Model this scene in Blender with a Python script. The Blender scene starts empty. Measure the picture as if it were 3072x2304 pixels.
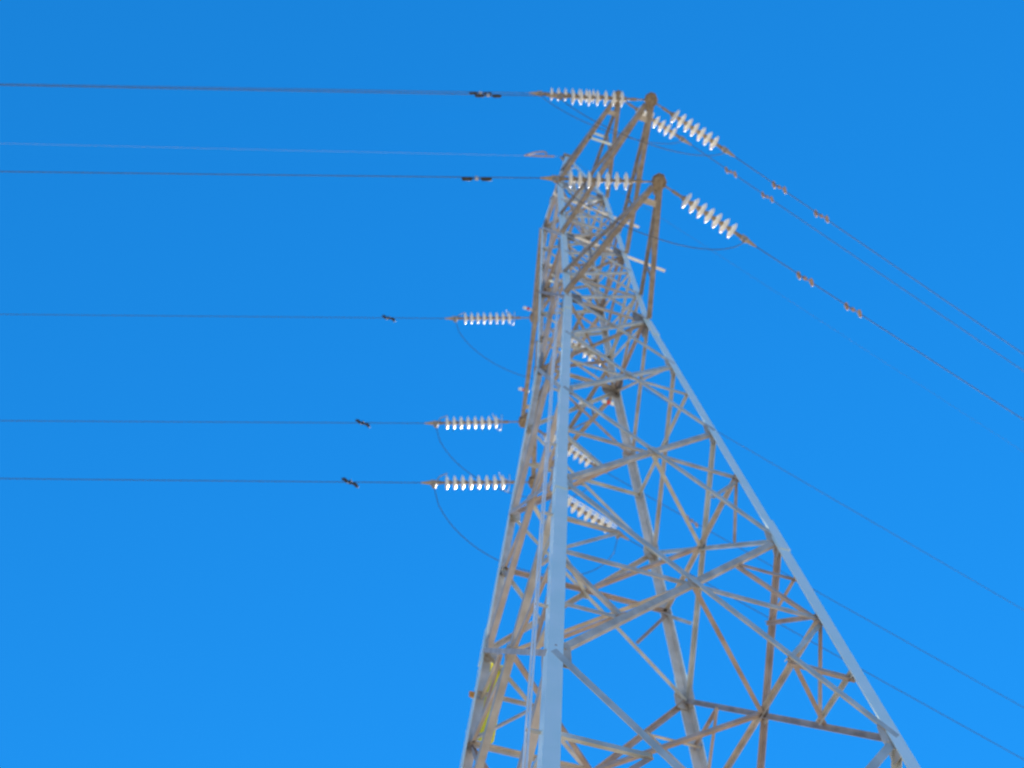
import bpy, bmesh, math, random
from mathutils import Vector, Matrix
random.seed(7)
scene = bpy.context.scene
COL = scene.collection
R = math.radians
V = Vector
GZ = 1.6                                   # eye height above the ground, metres

# ------------------------------------------------------------------ camera
CAM_P = V((-3.9376, -7.6048, GZ))
YAW, PITCH, ROLL = 0.31751, 1.05587, 0.00322
fwd = V((math.sin(YAW)*math.cos(PITCH), math.cos(YAW)*math.cos(PITCH), math.sin(PITCH)))
rgt = V((math.cos(YAW), -math.sin(YAW), 0))
upv = rgt.cross(fwd)
rgt, upv = (rgt*math.cos(ROLL)+upv*math.sin(ROLL), upv*math.cos(ROLL)-rgt*math.sin(ROLL))
cd = bpy.data.cameras.new('camera')
cd.sensor_width = 36.0
cd.lens = 3227.34/3072*36.0
cd.clip_start = 0.05
cd.clip_end = 5000
cd.dof.use_dof = True                      # the photograph is slightly out of focus
cd.dof.focus_distance = 4.0
cd.dof.aperture_fstop = 2.9
cam = bpy.data.objects.new('camera', cd)
COL.objects.link(cam)
m3 = Matrix((rgt, upv, -fwd)).transposed()
cam.matrix_world = Matrix.Translation(CAM_P) @ m3.to_4x4()
scene.camera = cam

# ------------------------------------------------------------------ sky, sun, exposure
SUN_EL, SUN_AZ = R(46), R(52)             # azimuth counted from +X towards +Y
sun_dir = V((math.cos(SUN_AZ)*math.cos(SUN_EL), math.sin(SUN_AZ)*math.cos(SUN_EL), math.sin(SUN_EL)))
world = bpy.data.worlds.new('World')
scene.world = world
world.use_nodes = True
nt = world.node_tree
bg = nt.nodes['Background']
sky = nt.nodes.new('ShaderNodeTexSky')
sky.sky_type = 'NISHITA'
sky.sun_disc = False
sky.sun_elevation = SUN_EL
sky.sun_rotation = math.pi/2 - SUN_AZ
sky.altitude = 1500
sky.air_density = 1.0
sky.dust_density = 0.0
sky.ozone_density = 3.0
hs = nt.nodes.new('ShaderNodeHueSaturation')
hs.inputs['Hue'].default_value = 0.5
hs.inputs['Saturation'].default_value = 1.3
hs.inputs['Value'].default_value = 1.0
nt.links.new(sky.outputs[0], hs.inputs['Color'])
mx = nt.nodes.new('ShaderNodeMix')
mx.data_type = 'RGBA'
mx.blend_type = 'MULTIPLY'
mx.inputs[0].default_value = 1.0
mx.inputs[7].default_value = (.080, .775, 1.47, 1)      # deep, clear azure air
gm = nt.nodes.new('ShaderNodeGamma')
gm.inputs['Gamma'].default_value = 0.45
nt.links.new(hs.outputs[0], gm.inputs[0])
nt.links.new(gm.outputs[0], mx.inputs[6])
nt.links.new(mx.outputs[2], bg.inputs['Color'])
bg.inputs['Strength'].default_value = 0.15
sl = bpy.data.lights.new('sun', 'SUN')
sl.energy = 5.0
sl.angle = R(0.53)
sl.color = (1.0, 0.94, 0.84)
so = bpy.data.objects.new('sun', sl)
so.rotation_euler = sun_dir.to_track_quat('Z', 'Y').to_euler()
so.location = (0, 0, 60)
COL.objects.link(so)
scene.view_settings.view_transform = 'Standard'
scene.view_settings.look = 'None'
scene.view_settings.exposure = 1.12
scene.view_settings.gamma = 1.0

# ------------------------------------------------------------------ materials
def mat(name, c1, c2, rough=0.6, metal=0.0, scale=6.0, bump=0.0, spec=0.5, detail=5.0, stretch=(1, 1, 1)):
    m = bpy.data.materials.new(name)
    m.use_nodes = True
    n = m.node_tree
    b = n.nodes['Principled BSDF']
    tc = n.nodes.new('ShaderNodeTexCoord')
    mp = n.nodes.new('ShaderNodeMapping')
    mp.inputs['Scale'].default_value = stretch
    nz = n.nodes.new('ShaderNodeTexNoise')
    nz.inputs['Scale'].default_value = scale
    nz.inputs['Detail'].default_value = detail
    nz.inputs['Roughness'].default_value = 0.45
    rp = n.nodes.new('ShaderNodeValToRGB')
    rp.color_ramp.elements[0].position = 0.36
    rp.color_ramp.elements[1].position = 0.66
    rp.color_ramp.elements[0].color = (*c1, 1)
    rp.color_ramp.elements[1].color = (*c2, 1)
    n.links.new(tc.outputs['Object'], mp.inputs[0])
    n.links.new(mp.outputs[0], nz.inputs['Vector'])
    n.links.new(nz.outputs['Fac'], rp.inputs['Fac'])
    n.links.new(rp.outputs[0], b.inputs['Base Color'])
    b.inputs['Roughness'].default_value = rough
    b.inputs['Metallic'].default_value = metal
    b.inputs['Specular IOR Level'].default_value = spec
    if bump:
        bp = n.nodes.new('ShaderNodeBump')
        bp.inputs['Strength'].default_value = bump
        bp.inputs['Distance'].default_value = 0.02
        n.links.new(nz.outputs['Fac'], bp.inputs['Height'])
        n.links.new(bp.outputs[0], b.inputs['Normal'])
    return m

M = {}
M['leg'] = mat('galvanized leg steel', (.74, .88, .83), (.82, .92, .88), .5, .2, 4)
M['leg inside'] = mat('inside of the leg angle with grime and painted shade', (.50, .50, .48), (.65, .64, .62), .65, .1, 6)  # duller inner flanges: recess shade painted into the colour along with grime
M['brace'] = mat('weathered brace steel', (.44, .40, .345), (.61, .565, .50), .72, .1, 6)
M['zinc'] = mat('grey zinc brace steel', (.47, .48, .44), (.63, .645, .60), .6, .25, 5)
M['mauve'] = mat('rust tinged brace steel', (.36, .285, .245), (.50, .42, .375), .75, .05, 5)
M['warm'] = mat('buff brace steel', (.46, .385, .325), (.63, .55, .48), .72, .05, 4)
M['brown'] = mat('brown bounce tinted steel', (.26, .225, .19), (.38, .34, .30), .65, .1, 9)  # arm steel: brown bounce light from the ground put into the colour
M['pale'] = mat('pale zinc bar', (.80, .81, .80), (.87, .88, .87), .45, .1, 8)  # for the hanger bars, sunlit brightness is put into this base colour
M['gusset'] = mat('gusset plate steel', (.20, .18, .15), (.38, .35, .31), .6, .2, 12)
M['porcelain'] = mat('white glazed porcelain', (.90, .86, .76), (.93, .90, .83), .4, 0, 5, spec=.45)
M['cap'] = mat('rusty cap iron', (.23, .175, .12), (.36, .29, .20), .7, .1, 18)
M['fitting'] = mat('tan line fitting', (.34, .25, .16), (.50, .40, .28), .55, .2, 14)
M['horn'] = mat('horn rod steel', (.50, .50, .50), (.64, .62, .60), .4, .4, 10)
M['wire'] = mat('dull aluminium strand', (.065, .075, .095), (.10, .11, .135), .9, 0, 30)
M['earth'] = mat('bright ground strand', (.36, .35, .34), (.46, .45, .44), .9, 0, 30)
M['damper'] = mat('dark damper iron', (.035, .035, .04), (.07, .065, .06), .7, .1, 20)
M['rust'] = mat('rusty damper iron', (.42, .29, .22), (.55, .40, .31), .75, .1, 20)
M['yellow'] = mat('yellow enamel', (.82, .72, .01), (.88, .79, .02), .4, 0, 6)
M['orange'] = mat('orange enamel', (.80, .26, .02), (.85, .32, .04), .4, 0, 6)
M['white'] = mat('white plastic', (.78, .78, .78), (.86, .86, .86), .35, 0, 6)
M['red'] = mat('red plastic', (.55, .03, .03), (.65, .06, .05), .4, 0, 6)
M['ground'] = mat('dry grass and earth', (.18, .145, .10), (.34, .285, .21), .95, 0, .25, 0.3, detail=9)

# ------------------------------------------------------------------ helpers
def obj(name, bm, mats, parent=None, smooth=False):
    me = bpy.data.meshes.new(name)
    bm.normal_update()
    bmesh.ops.recalc_face_normals(bm, faces=bm.faces)
    bm.to_mesh(me)
    bm.free()
    for m in (mats if isinstance(mats, (list, tuple)) else [mats]):
        me.materials.append(m)
    if smooth:
        for f in me.polygons:
            f.use_smooth = True
    o = bpy.data.objects.new(name, me)
    COL.objects.link(o)
    if parent is not None:
        o.parent = parent
    return o

def tag(o, label, cat, group=None, kind=None):
    if label: o['label'] = label
    if cat: o['category'] = cat
    if group: o['group'] = group
    if kind: o['kind'] = kind
    return o

def thing(name, mw, label, cat, group=None):
    o = bpy.data.objects.new(name, None)
    o.empty_display_size = 0.2
    COL.objects.link(o)
    o.matrix_world = mw
    return tag(o, label, cat, group)

def prism(bm, prof, p0, p1, a, b, mi=0, mis=None):
    """extrude the 2-D profile (in axes a, b) from p0 to p1"""
    lo = [bm.verts.new(p0 + a*x + b*y) for x, y in prof]
    hi = [bm.verts.new(p1 + a*x + b*y) for x, y in prof]
    n = len(prof)
    fs = [bm.faces.new((lo[i], lo[(i+1) % n], hi[(i+1) % n], hi[i])) for i in range(n)]
    fs += [bm.faces.new(lo[::-1]), bm.faces.new(hi)]
    for f in fs: f.material_index = mi
    if mis:
        for k, v in mis.items(): fs[k].material_index = v

def ortho(d, a):
    a = a - d*a.dot(d)
    return a.normalized()

def angle(bm, p0, p1, a, b, s, t=.009, centre=True, mis=None):
    """steel angle section: one flange along a, the other along b"""
    d = (p1-p0).normalized()
    a = ortho(d, a)
    b = b - a*b.dot(a)
    b = ortho(d, b)
    o = -s/2 if centre else 0
    prof = [(o, 0), (o+s, 0), (o+s, t), (o+t, t), (o+t, s*.9), (o, s*.9)]
    prism(bm, prof, p0, p1, a, b, 0, mis)

def box(bm, c, ax, ay, az, sx, sy, sz, mi=0):
    prism(bm, [(-sx/2, -sy/2), (sx/2, -sy/2), (sx/2, sy/2), (-sx/2, sy/2)], c-az*sz/2, c+az*sz/2, ax, ay, mi)

def tube(bm, pts, r, n=6, mi=0):
    rings = []
    for i, p in enumerate(pts):
        d = (pts[min(i+1, len(pts)-1)] - pts[max(i-1, 0)]).normalized()
        a = ortho(d, V((0.03, .99, .1)) if abs(d.y) < .9 else V((0, 0, 1)))
        b = d.cross(a)
        rr = r[i] if isinstance(r, (list, tuple)) else r
        rings.append([bm.verts.new(p + a*math.cos(2*math.pi*k/n)*rr + b*math.sin(2*math.pi*k/n)*rr) for k in range(n)])
    for A, B in zip(rings, rings[1:]):
        for k in range(n):
            f = bm.faces.new((A[k], A[(k+1) % n], B[(k+1) % n], B[k])); f.material_index = mi
    f = bm.faces.new(rings[0][::-1]); f.material_index = mi
    f = bm.faces.new(rings[-1]); f.material_index = mi

def lathe(bm, prof, n=20, mi=0):
    """profile of (x along the axis, radius) turned about local X"""
    rings = []
    for x, r in prof:
        rings.append([bm.verts.new((x, math.cos(2*math.pi*k/n)*r, math.sin(2*math.pi*k/n)*r)) for k in range(n)])
    for A, B in zip(rings, rings[1:]):
        for k in range(n):
            f = bm.faces.new((A[k], A[(k+1) % n], B[(k+1) % n], B[k])); f.material_index = mi
    f = bm.faces.new(rings[0][::-1]); f.material_index = mi
    f = bm.faces.new(rings[-1]); f.material_index = mi

# ------------------------------------------------------------------ ground
bm = bmesh.new()
g = 40
vs = [[None]*(g+1) for _ in range(g+1)]
for i in range(g+1):
    for j in range(g+1):
        x = 1800*((i/g*2-1)**3); y = 1800*((j/g*2-1)**3)
        rr = math.hypot(x, y)
        z = 0 if rr < 30 else min(rr/300, 4)*math.sin(x*.011+1)*math.cos(y*.013)
        vs[i][j] = bm.verts.new((x, y, z))
for i in range(g):
    for j in range(g):
        bm.faces.new((vs[i][j], vs[i+1][j], vs[i+1][j+1], vs[i][j+1]))
tag(obj('ground', bm, M['ground'], smooth=True), None, None, kind='structure')

# ------------------------------------------------------------------ tower geometry
ZW, W0, K1, K2 = 16.302, .750, .09534, .02884       # waist height above the eye
ZB, ZA, ZC = 16.351, 19.319, 22.645
LB, LA, LC = 3.024, 3.566, 2.712
UB, UA, UC = 17.36, 20.5, 24.3
ZTOP = 26.6
def hw(z):
    if z < ZW: return W0 + K1*(ZW-z)
    if z <= ZC: return W0 - K2*(z-ZW)
    w = W0 - K2*(ZC-ZW)
    return w + (0.05-w)*(z-ZC)/(ZTOP-ZC)
SG = [(-1, -1), (1, -1), (1, 1), (-1, 1)]
def L(i, z, inset=0):
    w = hw(z)-inset
    return V((SG[i % 4][0]*w, SG[i % 4][1]*w, z+GZ))
FN = [V((0, -1, 0)), V((1, 0, 0)), V((0, 1, 0)), V((-1, 0, 0))]      # outward normal of face i (legs i, i+1)
FA = [V((1, 0, 0)), V((0, 1, 0)), V((-1, 0, 0)), V((0, -1, 0))]

tower = thing('transmission_tower', Matrix.Translation((0, 0, 0)),
              'tall galvanized steel lattice pylon with six cross arms under blue sky', 'pylon')

# legs
for i in range(4):
    bm = bmesh.new()
    sx, sy = SG[i]
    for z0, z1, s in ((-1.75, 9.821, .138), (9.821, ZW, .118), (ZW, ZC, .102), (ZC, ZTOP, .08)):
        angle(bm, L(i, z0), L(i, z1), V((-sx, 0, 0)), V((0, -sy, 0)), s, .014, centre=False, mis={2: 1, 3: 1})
    for zj, s in ((9.9, .132), (ZW-.35, .114), (4.4, .134)):             # splice plates bolted round the corner
        angle(bm, L(i, zj-.3, -.012), L(i, zj+.3, -.012), V((-sx, 0, 0)), V((0, -sy, 0)), s, .010, centre=False)
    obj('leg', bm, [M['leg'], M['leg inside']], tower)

# slim double climbing rail carried on brackets beside the near leg
bm = bmesh.new()
for dx, dy in ((-.105, .035), (-.105, .125)):
    tube(bm, [L(0, z)+V((dx, dy, 0)) for z in (-1.2, 4, 8, 12, 16.2)], .010, 6)
for k in range(11):
    z = -.8+k*1.65
    c = L(0, z)+V((-.055, .08, 0))
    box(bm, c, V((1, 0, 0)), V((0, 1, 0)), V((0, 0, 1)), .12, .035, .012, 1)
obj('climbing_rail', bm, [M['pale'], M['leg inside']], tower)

def facep(i, z, u):
    """point on face i at height z, u from -1 (leg i) to 1 (leg i+1)"""
    return L(i, z).lerp(L(i+1, z), (u+1)/2)

rb = random.Random(21)
def pick(name, i, m):
    """bars were galvanized and replaced at different times: their finish differs from bar to bar"""
    if m is not M['brace']: return m
    if name == 'secondary_strut': w = (('mauve', 5), ('brace', 3), ('zinc', 2))
    elif i == 0: w = (('zinc', 7), ('brace', 3))
    elif i == 3: w = (('warm', 6), ('mauve', 2), ('brace', 2))
    else: w = (('zinc', 3), ('brace', 3), ('mauve', 3))
    return M[rb.choices([a for a, _ in w], [b for _, b in w])[0]]

def member(name, p0, p1, i, s, off, m, flip=1, t=.008, parent=tower):
    """steel angle lying in face i; off = how far inside the face plane"""
    bm = bmesh.new()
    n = FN[i % 4]
    m = pick(name, i % 4, m)
    d = (p1-p0).normalized()
    a = d.cross(n)*flip
    q = n*off
    angle(bm, p0+q, p1+q, a, -n, s, t)
    return obj(name, bm, m, parent)

def free(name, p0, p1, s, m, a=V((0, 0, 1)), parent=tower, t=.008, flip=1):
    bm = bmesh.new()
    m = pick(name, 1, m)
    d = (p1-p0).normalized()
    a = ortho(d, a)
    angle(bm, p0, p1, d.cross(a)*flip, a, s, t)
    return obj(name, bm, m, parent)

def plate(name, c, ax, ay, n, sx, sy, m, t=.01, parent=tower, cut=.25):
    """bolted gusset plate with clipped corners"""
    bm = bmesh.new()
    k = cut
    pr = [(-.5+k*.5, -.5), (.5-k*.5, -.5), (.5, -.5+k), (.5, .5-k), (.5-k*.5, .5), (-.5+k*.5, .5), (-.5, .5-k), (-.5, -.5+k)]
    prism(bm, [(x*sx, y*sy) for x, y in pr], c-n*t/2, c+n*t/2, ax, ay)
    for x, y in ((-.22, -.25), (.22, -.25), (-.22, .25), (.22, .25), (0, 0)):
        q = c + ax*x*sx + ay*y*sy
        prism(bm, [(math.cos(a)*.013, math.sin(a)*.013) for a in [k*math.pi/3 for k in range(6)]],
              q-n*(t/2+.012), q+n*(t/2+.012), ax, ay)
    return obj(name, bm, m, parent)

# body below the waist
NZ = [ZW, 14.538, 12.396, 9.821, 6.742, 2.7, -1.5]
lower_mid = {}
for k in range(6):
    zt, zb = NZ[k], NZ[k+1]
    wt, wb = hw(zt), hw(zb)
    zc = zt + (zb-zt)*wt/(wt+wb)
    for i in range(4):
        sd = (.052, .056, .061, .066, .072, .08)[k]
        sa, sb = (sd*.85, sd*1.35) if i == 3 else (sd, sd)
        P = facep(i, zc, 0)
        if k < 2 and i == 3:                  # the side faces carry one long cross here
            if k == 0:
                zl = NZ[2]
                member('diagonal_brace', facep(i, zt, -.97), facep(i, zl, .97), i, .055, .004, M['brace'], 1)
                member('diagonal_brace', facep(i, zl, -.97), facep(i, zt, .97), i, .086, -.028, M['brace'], -1)
            continue
        member('diagonal_brace', facep(i, zt, -.97), facep(i, zb, .97), i, sa, .004, M['brace'], 1)
        member('diagonal_brace', facep(i, zb, -.97), facep(i, zt, .97), i, sb, -.028, M['brace'], -1)
        if k == 1:
            member('horizontal_brace', facep(i, zc, -.96), facep(i, zc, .96), i, .045, -.052, M['brace'])
        if k >= 2 and k < 5:
            member('horizontal_brace', facep(i, zc, -.97), facep(i, zc, .97), i, .058, -.054, M['brace'])
        plate('gusset_plate', P+FN[i]*-.016, FA[i], V((0, 0, 1)), FN[i], .13, .17, M['brace'], .006)
        for sd_ in (-1, 1):                        # lighter secondary bracing beside each leg
            T = facep(i, zt, sd_); B = facep(i, zb, sd_); H = facep(i, zc, sd_*.98)
            if k in (3, 4):
                U = P.lerp(T, .5); qu = facep(i, (zt+zc)/2, sd_*.98)
                member('secondary_strut', U, qu, i, .042, -.075, M['brace'])
                member('secondary_strut', U, H, i, .042, -.09, M['brace'], -1)
            if k in (2, 3, 4):
                D = P.lerp(B, .5)
                lower_mid[(k, i, sd_)] = D
                member('secondary_strut', D, H, i, .046, -.075, M['brace'])
                if k > 2:
                    ql = facep(i, (zb+zc)/2, sd_*.98)
                    member('secondary_strut', D, ql, i, .044, -.09, M['brace'], -1)
    if k in (2, 3):                                # level bracing between the four panel centres
        for i in range(4):
            a_ = facep(i, zc, 0) - FN[i]*.05; b_ = facep(i+1, zc, 0) - FN[(i+1) % 4]*.05
            free('plan_brace', a_, b_, .05, M['brace'])
    if k in (3,):
        for i in range(4):
            free('hip_brace', lower_mid[(k, i, 1)]-FN[i]*.03, lower_mid[(k, (i+1) % 4, -1)]-FN[(i+1) % 4]*.03, .045, M['brace'])

# body above the waist
UZ = [ZW, UB, 18.43, ZA, UA, 21.5, ZC, UC]
for k in range(7):
    zb, zt = UZ[k], UZ[k+1]
    for i in (range(4) if k == 6 else (0, 1, 2)):
        member('lattice_brace', facep(i, zt, -.95), facep(i, zb, .95), i, .048, .004, M['brace'])
        member('lattice_brace', facep(i, zb, -.95), facep(i, zt, .95), i, .048, -.024, M['brace'], -1)
for zb, zt in ((ZW, ZA), (ZA, ZC)):
    for i in (3,):
        member('lattice_brace', facep(i, zt, -.95), facep(i, zb, .95), i, .05, .004, M['brace'])
        member('lattice_brace', facep(i, zb, -.95), facep(i, zt, .95), i, .084, -.024, M['brace'], -1)
for z in (ZW, UB, ZA, UA, ZC, UC):
    for i in range(4):
        member('belt_brace', facep(i, z, -.97), facep(i, z, .97), i, .06, -.048, M['brace'])
    if z in (ZW, ZA, ZC):
        for i in (0, 1):
            free('plan_brace', L(i, z-.03*(i+1), .06), L(i+2, z-.03*(i+1), .06), .05, M['brown'])
# gusset plates where the arms meet the legs
for z, s in ((ZW, .30), (ZA, .27), (ZC, .24), (14.538, .2), (12.396, .2), (9.821, .22), (6.742, .24)):
    for i in range(4):
        for f, u in ((i, -1), ((i-1) % 4, 1)):
            c = L(i, z) - FA[f]*u*s*.5 - FN[f]*.022
            plate('gusset_plate', c, FA[f], V((0, 0, 1)), FN[f], s if z > 16 else s*.8, s*1.25, M['gusset' if z > 16 else 'brace'], .008)
# earth-wire peak
for i in range(4):
    member('lattice_brace', facep(i, UC, -.9), facep(i, 25.5, .8), i, .04, .003, M['brace'])
bm = bmesh.new()
box(bm, V((0, 0, ZTOP+GZ+.02)), V((1, 0, 0)), V((0, 1, 0)), V((0, 0, 1)), .2, .2, .04)
box(bm, V((0, 0, ZTOP+GZ-.1)), V((1, 0, 0)), V((0, 1, 0)), V((0, 0, 1)), .34, .03, .16)
obj('peak_cap', bm, M['gusset'], tower)
# pale bars that run level along the body and stick out past the right-hand leg
for z, xa, xb, y in ((20.0, -.36, 1.70, -.40), (22.2, -.62, 1.38, -.38)):
    o = free('hanger_bar', V((xa, y-.03, z+GZ)), V((xb, y+.09, z+GZ)), .06, M['pale'])
    o['label'] = 'pale level bar sticking out past the leg'

# cross arms
TIP = {}
def arm(sgn, zl, zu, ln, key, ss):
    top = bpy.data.objects.new('cross_arm', None); COL.objects.link(top); top.parent = tower
    tip = V((0, sgn*ln, zl+GZ)); TIP[key] = tip
    legs = (0, 1) if sgn < 0 else (3, 2)
    tl = tip - V((0, sgn*.10, 0))
    lows, ups = [], []
    for q, i in enumerate(legs):
        sx = -1 if q == 0 else 1
        p = L(i, zl); e = tl + V((sx*.055, 0, 0))
        angle_bm = bmesh.new()
        angle(angle_bm, p, e, V((-sx, 0, 0)), V((0, 0, 1)), .085*ss, .009)
        obj('lower_chord', angle_bm, M['brown'], top)
        lows.append((p, e))
        p2 = L(i, zu); e2 = tl + V((sx*.06, -sgn*.05, .11))
        b2 = bmesh.new()
        angle(b2, p2, e2, V((-sx, 0, 0)), V((0, 0, -1)), .068*ss, .008)
        obj('upper_chord', b2, M['brown'], top)
        ups.append((p2, e2))
        for f0, f1 in ((.30, .30), (.30, .62)):     # web between lower and upper chord
            a_ = p.lerp(e, f0); b_ = p2.lerp(e2, f1 if f1 != f0 else f0)
            free('web_brace', a_, b_, .036, M['brown'], a=V((1, 0, 0)), parent=top)
    for f in (.56,) if key[0] != 'C' else (.58, .56):
        chord = lows if f != .58 else ups
        a_ = chord[0][0].lerp(chord[0][1], f); b_ = chord[1][0].lerp(chord[1][1], f)
        if key[0] == 'C':
            free('arm_strut', a_, b_, .05, M['leg'], parent=top)
    # cross plate just inboard of the tip
    c = tip - V((0, sgn*.36, -.012))
    bm = bmesh.new(); box(bm, c, V((1, 0, 0)), V((0, 1, 0)), V((0, 0, 1)), .24, .1, .012)
    obj('cross_plate', bm, M['brace'], top)
    # rounded tip plates with the landing bolts
    bm = bmesh.new()
    n = 8
    ring = [(math.cos(2*math.pi*(k+.5)/n)*.115, math.sin(2*math.pi*(k+.5)/n)*.13) for k in range(n)]
    for dz in (-.05, .06):
        prism(bm, ring, tip+V((0, 0, dz)), tip+V((0, 0, dz+.014)), V((1, 0, 0)), V((0, 1, 0)))
    box(bm, tip+V((0, -sgn*.08, .012)), V((1, 0, 0)), V((0, 1, 0)), V((0, 0, 1)), .03, .26, .095)
    for x, y in ((-.09, 0), (.09, 0), (0, sgn*.07)):
        q = tip+V((x, y, -.07))
        prism(bm, [(math.cos(a)*.022, math.sin(a)*.022) for a in [k*math.pi/3 for k in range(6)]], q, q+V((0, 0, .17)), V((1, 0, 0)), V((0, 1, 0)))
    obj('tip_plate', bm, M['cap'], top)
    return top
arm(-1, ZB, UB, LB, 'B', 1.0); arm(-1, ZA, UA, LA, 'A', 1.0); arm(-1, ZC, UC, LC, 'C', 1.0)
arm(1, ZB, UB, LB, "B'", 1.0); arm(1, ZA, UA, LA, "A'", 1.0); arm(1, ZC, UC, LC, "C'", 1.0)

# ------------------------------------------------------------------ insulator strings
PITCH_D = .1465
def disc_mesh():
    bm = bmesh.new()
    # porcelain shed, domed towards the tower with ribs below
    lathe(bm, [(-.012, .046), (-.004, .078), (.010, .110), (.022, .132), (.031, .138), (.038, .134), (.036, .114),
               (.050, .104), (.038, .092), (.052, .080), (.038, .068), (.050, .056), (.044, .030)], 24, 0)
    lathe(bm, [(-.060, .024), (-.052, .040), (-.014, .046), (.002, .052), (.006, .046)], 14, 1)      # cap
    lathe(bm, [(.046, .028), (.060, .022), (.088, .020)], 10, 1)                                    # pin
    me = bpy.data.meshes.new('insulator_disc')
    bmesh.ops.recalc_face_normals(bm, faces=bm.faces)
    bm.to_mesh(me); bm.free()
    me.materials.append(M['porcelain']); me.materials.append(M['cap'])
    for f in me.polygons: f.use_smooth = True
    return me
DISC = disc_mesh()

def string(key, az, dip, nd, label, horns):
    a = R(az); d = R(dip)
    x = V((math.cos(a)*math.cos(d), math.sin(a)*math.cos(d), math.sin(d)))
    y = V((-math.sin(a), math.cos(a), 0)); z = x.cross(y)
    mw = Matrix((x, y, z)).transposed().to_4x4(); mw.translation = TIP[key]
    s = thing('insulator_string', mw, label, 'insulator', 'tension insulator strings at the cross arm tips')
    X, Y, Z = V((1, 0, 0)), V((0, 1, 0)), V((0, 0, 1))
    x0b = (.50 if nd == 7 else .565)
    bm = bmesh.new(); dx = x0b-.455                 # shackle, links and ball fitting
    tube(bm, [V((.10, 0, 0)), V((.24+dx, 0, 0))], .014, 8)
    box(bm, V((.27+dx, 0, .014)), X, Y, Z, .11, .045, .012); box(bm, V((.27+dx, 0, -.014)), X, Y, Z, .11, .045, .012)
    tube(bm, [V((.31+dx, 0, 0)), V((.385+dx, 0, 0))], [.018, .028], 8)
    obj('link', bm, M['cap'], s)
    x0 = (.50 if nd == 7 else .565)
    for k in range(nd):
        o = bpy.data.objects.new('insulator_disc', DISC); COL.objects.link(o); o.parent = s
        o.location = (x0+k*PITCH_D, 0, 0)
    xe = x0+(nd-1)*PITCH_D
    bm = bmesh.new()                                # socket, yoke and bolted dead-end clamp
    tube(bm, [V((xe+.08, 0, 0)), V((xe+.15, 0, 0))], [.03, .022], 8)
    box(bm, V((xe+.17, 0, .016)), X, Y, Z, .09, .05, .012); box(bm, V((xe+.17, 0, -.016)), X, Y, Z, .09, .05, .012)
    obj('socket_link', bm, M['cap'], s)
    bm = bmesh.new()
    lathe(bm, [(xe+.19, .020), (xe+.22, .040), (xe+.30, .046), (xe+.36, .034), (xe+.50, .014)], 12)
    prism(bm, [(xe+.20, -.03), (xe+.32, -.03), (xe+.285, -.15), (xe+.235, -.17)], Y*-.022, Y*.022, X, Z)
    for q in (.225, .265, .305):
        tube(bm, [V((xe+q, -.05, .02)), V((xe+q, .05, .02))], .011, 6)
    obj('dead_end_clamp', bm, M['fitting'], s)
    if horns:
        bm = bmesh.new()                            # line-end horn: rod curving up and back over the discs
        pts = [V((xe+.17, 0, .02)), V((xe+.19, 0, .12)), V((xe+.15, 0, .20)), V((xe+.07, 0, .26)), V((xe+.01, 0, .29))]
        if horns > 1:
            pts = [V((xe+.17, 0, .02)), V((xe+.2, 0, .14)), V((xe+.1, 0, .185)), V((xe-.4, 0, .19)), V((xe-.95, 0, .19))]
        if horns == 1:
            tube(bm, pts, .011, 6)
        else:
            for o_ in (-.028, .028):
                tube(bm, [q+V((0, o_, 0)) for q in pts], .012, 6)
        obj('arcing_horn', bm, M['fitting'] if horns == 1 else M['pale'], s)
        bm = bmesh.new()                            # tower-end horn: racket-shaped loop
        lp = [V((.46, 0, .02))]
        for k in range(15):
            t_ = math.pi*(-.5+1.0*k/14)
            lp.append(V((.57-.10*math.sin(t_*1.0+.2), .17*math.cos(k/14*2*math.pi), .19*math.sin(k/14*2*math.pi+.0))))
        lp.append(V((.46, 0, -.02)))
        tube(bm, lp, .008, 6)
        obj('arcing_horn', bm, M['horn'], s)
    return s, mw, xe

SIDE = {'L': 'left', 'R': 'right'}
ARMN = {'B': 'lowest near arm', 'A': 'middle near arm', 'C': 'topmost near arm',
        "B'": 'lowest far arm behind the tower', "A'": 'middle far arm behind the tower', "C'": 'topmost far arm behind the tower'}
SPEC = {('B', 'L'): (164, -1, -.09), ('A', 'L'): (164, 0, -.09), ('C', 'L'): (164, 1, -.10),
        ("C'", 'L'): (163, -4, -.03), ("A'", 'L'): (163, -4, -.03), ("B'", 'L'): (164, -4, -.045),
        ('B', 'R'): (13.2, -9, -.10), ('A', 'R'): (14, -4, -.10), ('C', 'R'): (13.4, -4, -.17),
        ("C'", 'R'): (14, -12, -.02), ("A'", 'R'): (12.5, -10, -.09), ("B'", 'R'): (13, -9, -.08)}
CLAMP = {}
SPAN = 220.0
WIRES = {}
def run(p, az, s0, d):
    a = R(az)
    return p + V((math.cos(a)*d, math.sin(a)*d, s0*d*(1-d/SPAN)))
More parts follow.
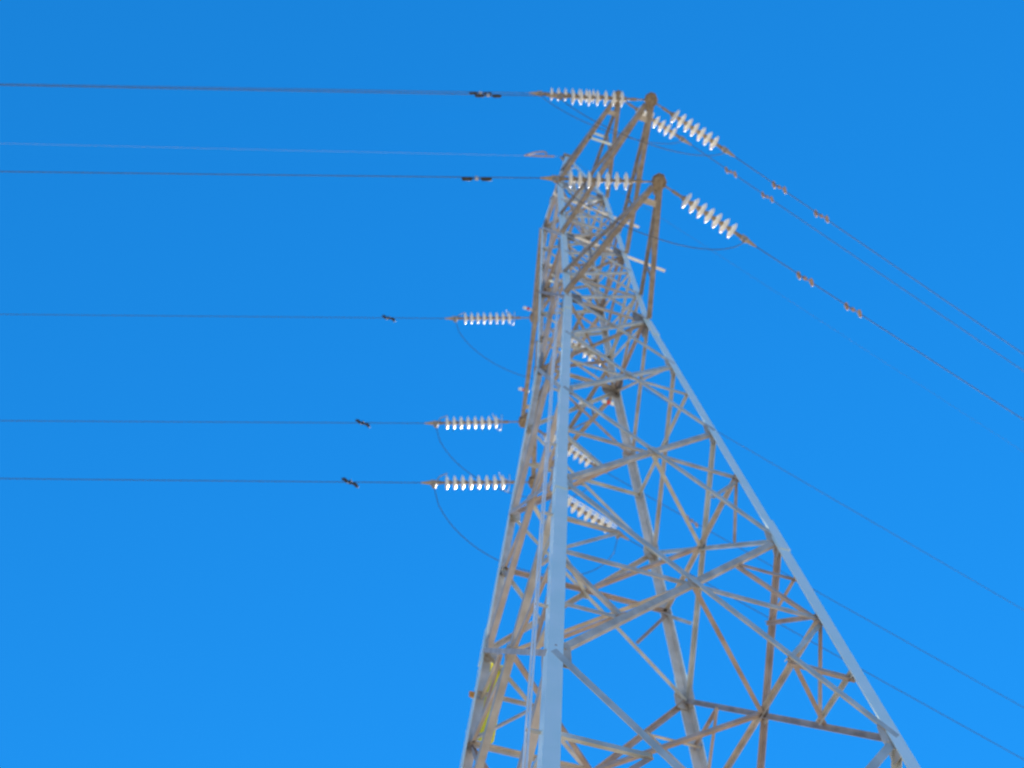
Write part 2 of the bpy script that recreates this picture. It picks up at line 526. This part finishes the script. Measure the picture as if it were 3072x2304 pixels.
for (key, sd), (az, dip, s0) in SPEC.items():
    far = len(key) > 1
    lab = ('white seven-disc' if not far else 'white eight-disc') + ' insulator string pulling %s from the %s' % (SIDE[sd], ARMN[key])
    s, mw, xe = string(key, az, dip, 8 if far else 7, lab, (1 if sd == 'L' else 2) if far else 0)
    CLAMP[(key, sd)] = (mw @ V((xe+.255, 0, -.16)), mw @ V((xe+.49, 0, 0)))
    p = mw @ V((xe+.47, 0, 0))
    WIRES[(key, sd)] = (p, az, s0)
    bm = bmesh.new()
    ds = [0, .5, 1, 2, 3, 5, 8, 12, 17, 24, 34, 48, 66, 88, 110, 140, 175, 220]
    tube(bm, [run(p, az, s0, d) for d in ds], .0075, 6)
    tag(obj('power_line', bm, M['wire'], smooth=True),
        'thin grey conductor running %s from the %s' % (SIDE[sd], ARMN[key]), 'power line', 'conductors strung from the tower')

# jumpers joining the left and right clamp of each arm
for key in TIP:
    far = len(key) > 1
    a_, b_ = CLAMP[(key, 'L')][0], CLAMP[(key, 'R')][0]
    sag = 1.65 if far else 1.15
    bm = bmesh.new()
    pts = []
    for k in range(33):
        v = k/32
        f = (1-abs(2*v-1)**2.2)**(.62 if far else .85)
        pts.append(a_.lerp(b_, v) - V((0, 0, sag*f)))
    tube(bm, pts, .0068, 6)
    tag(obj('jumper_cable', bm, M['wire'], smooth=True), 'slack jumper cable looping under the tip of the %s' % ARMN[key], 'cable', 'jumper cables under the arms')

# ground wire from the peak, both ways
pk = V((0, 0, ZTOP+GZ))
for sd, az, s0, x in (('left', 164, -.06, -1), ('right', 14, -.06, 1)):
    bm = bmesh.new()
    p = pk + V((x*.17, 0, -.04))
    tube(bm, [run(p, az, s0, d) for d in (0, .5, 1, 2, 4, 8, 14, 24, 40, 60, 90, 130, 220)], .003, 6)
    tag(obj('ground_wire', bm, M['earth' if sd == 'left' else 'wire'], smooth=True), 'very thin %s ground wire running %s from the tower peak' % ('pale' if sd == 'left' else 'grey', sd), 'ground wire')
mw = Matrix.Translation(run(pk+V((-.17, 0, -.04)), 164, -.06, .45))
gc = thing('ground_wire_clamp', mw, 'small curved brown clamp on the ground wire left of the peak', 'clamp')
bm = bmesh.new()
hx = V((math.cos(R(164)), math.sin(R(164)), -.05)).normalized()
tube(bm, [hx*.42, hx*.12, hx*-.3], [.012, .026, .022], 8)
obj('clamp_body', bm, M['rust'], gc)
bm = bmesh.new()
tube(bm, [hx*.45, hx*.32+V((0, 0, .16)), hx*.16+V((0, 0, .30)), hx*-.02+V((0, 0, .37)), hx*-.10+V((0, 0, .28)), hx*-.10], .024, 8)
obj('loop', bm, M['rust'], gc)

# ------------------------------------------------------------------ vibration dampers
def damper(key, sd, d, style, label):
    p, az, s0 = WIRES[(key, sd)]
    c = run(p, az, s0, d)
    e = run(p, az, s0, d+.3)
    x = (e-c).normalized(); y = ortho(x, V((-x.y, x.x, 0))); z = x.cross(y)
    mw = Matrix((x, y, z)).transposed().to_4x4(); mw.translation = c
    o = thing('vibration_damper', mw, label, 'damper', 'vibration dampers on the conductors')
    X, Y, Z = V((1, 0, 0)), V((0, 1, 0)), V((0, 0, 1))
    if style == 'long':                             # two bell weights in line under the wire
        bm = bmesh.new(); box(bm, V((0, 0, -.035)), X, Y, Z, .05, .04, .10); obj('clamp', bm, M['horn'], o)
        bm = bmesh.new(); tube(bm, [V((-.22, 0, -.08)), V((-.1, 0, -.076)), V((0, 0, -.07)), V((.1, 0, -.076)), V((.22, 0, -.08))], .008, 6)
        obj('messenger_cable', bm, M['damper'], o)
        for s in (-1, 1):
            bm = bmesh.new()
            lathe(bm, [(s*.07, .012), (s*.08, .030), (s*.17, .033), (s*.225, .030), (s*.235, .014)], 12)
            for v in bm.verts: v.co.z -= .08
            obj('weight', bm, M['damper'], o, True)
    else:                                           # offset weights on a diagonal rod
        m = M['damper'] if style == 'dark' else M['rust']
        k = 1.0
        e, f, q = (.10, -.10, .02) if style == 'dark' else (.085, .10, .03)   # reach along the wire, droop
        bm = bmesh.new(); box(bm, V((0, 0, 0)), X, Y, Z, .05, .05, .075); obj('clamp', bm, m, o)
        bm = bmesh.new(); tube(bm, [V((-e, q, f)), V((0, 0, -.01)), V((e, -q, -f))], .011, 6); obj('messenger_cable', bm, m, o)
        for s in (-1, 1):
            bm = bmesh.new()
            c0 = V((s*e, -s*q, -s*f))
            tube(bm, [c0+V((-.05, -.04, -.04)), c0+V((-.02, -.015, -.005)), c0+V((.02, .015, .005)), c0+V((.05, .04, -.03))], [.02, .034, .034, .02], 8)
            obj('weight', bm, m, o, True)
damper('B', 'L', 1.03, 'long', 'dark in-line damper on the left conductor of the lowest near arm')
damper('A', 'L', 1.08, 'long', 'dark in-line damper on the left conductor of the middle near arm')
damper('C', 'L', 1.05, 'long', 'dark in-line damper on the left conductor of the topmost near arm')
for k_, d_ in (("C'", 1.33), ("A'", 1.31), ("B'", 1.31)):
    damper(k_, 'L', d_, 'dark', 'small dark damper on the left conductor of the %s' % ARMN[k_])
for k_, ds in (('B', (1.00, 1.97)), ('A', (1.04, 2.02)), ('C', (1.05, 2.0))):
    for q, d_ in enumerate(ds):
        damper(k_, 'R', d_, 'rust', 'rusty damper %s on the right conductor of the %s' % (('closest to the discs', 'farther out from the discs')[q], ARMN[k_]))
damper("A'", 'R', 2.2, 'rust', 'rusty damper seen through the lattice on the middle far right conductor')

# ------------------------------------------------------------------ signs and markers
zc = 9.1
base = L(3, zc)
axis = (L(3, 9.8)-L(3, 8.4)).normalized()
t = thing('warning_sign', Matrix.Translation(base), 'tall narrow yellow plate fixed behind the far left leg', 'sign')
bm = bmesh.new()
prism(bm, [(.03, -.52), (.32, -.52), (.34, -.48), (.34, .60), (.32, .64), (.03, .64), (.01, .60), (.01, -.48)],
      V((0, .030, 0)), V((0, .034, 0)), V((1, 0, 0)), axis)
obj('plate', bm, M['yellow'], t)
bm = bmesh.new()
for s in (-.45, .45):
    box(bm, axis*s+V((.10, .021, 0)), V((1, 0, 0)), V((0, 1, 0)), V((0, 0, 1)), .2, .016, .04)
obj('bracket', bm, M['leg'], t)
t2 = thing('marker_plate', Matrix.Translation(L(3, 9.12)), 'small orange plate on the outer edge of the far left leg', 'marker')
bm = bmesh.new()
prism(bm, [(-.04, -.045), (.04, -.045), (.04, .045), (-.04, .045)], V((-.02, -.045, 0)), V((-.02, -.052, 0)), V((1, 0, 0)), V((0, 0, 1)))
obj('plate', bm, M['orange'], t2)
bm = bmesh.new()
box(bm, V((0, -.02, 0)), V((1, 0, 0)), V((0, 1, 0)), V((0, 0, 1)), .05, .045, .02)
obj('bracket', bm, M['leg'], t2)

def marker(p, label):
    t = thing('phase_marker', Matrix.Translation(p), label, 'marker', 'red and white tube markers on the far arms')
    X, Y, Z = V((1, 0, 0)), V((0, 1, 0)), V((0, 0, 1))
    for a_, b_, m, n in ((-.13, -.04, 'white', 'white_end'), (-.04, .03, 'red', 'red_band'), (.03, .11, 'white', 'white_end')):
        bm = bmesh.new()
        lathe(bm, [(a_, .018), (a_+.012, .036), (b_-.012, .036), (b_, .018)], 12)
        obj(n, bm, M[m], t, True)
def along(i, z, key, f, dz=0):
    return L(i, z).lerp(TIP[key], f)+V((0, 0, dz))
marker(along(3, UA, "A'", .80, .03)-V((.06, 0, 0)), 'red and white tube left of the tower on the middle far arm')
marker(along(3, ZC, "C'", .93, .05)-V((.16, 0, 0)), 'red and white tube at the tip of the topmost far arm')
marker(along(2, ZB, "B'", .10, -.05), 'red and white tube on the lower chord of the lowest far arm')
marker(along(2, UB, "B'", .34, -.05), 'red and white tube on the upper chord of the lowest far arm')
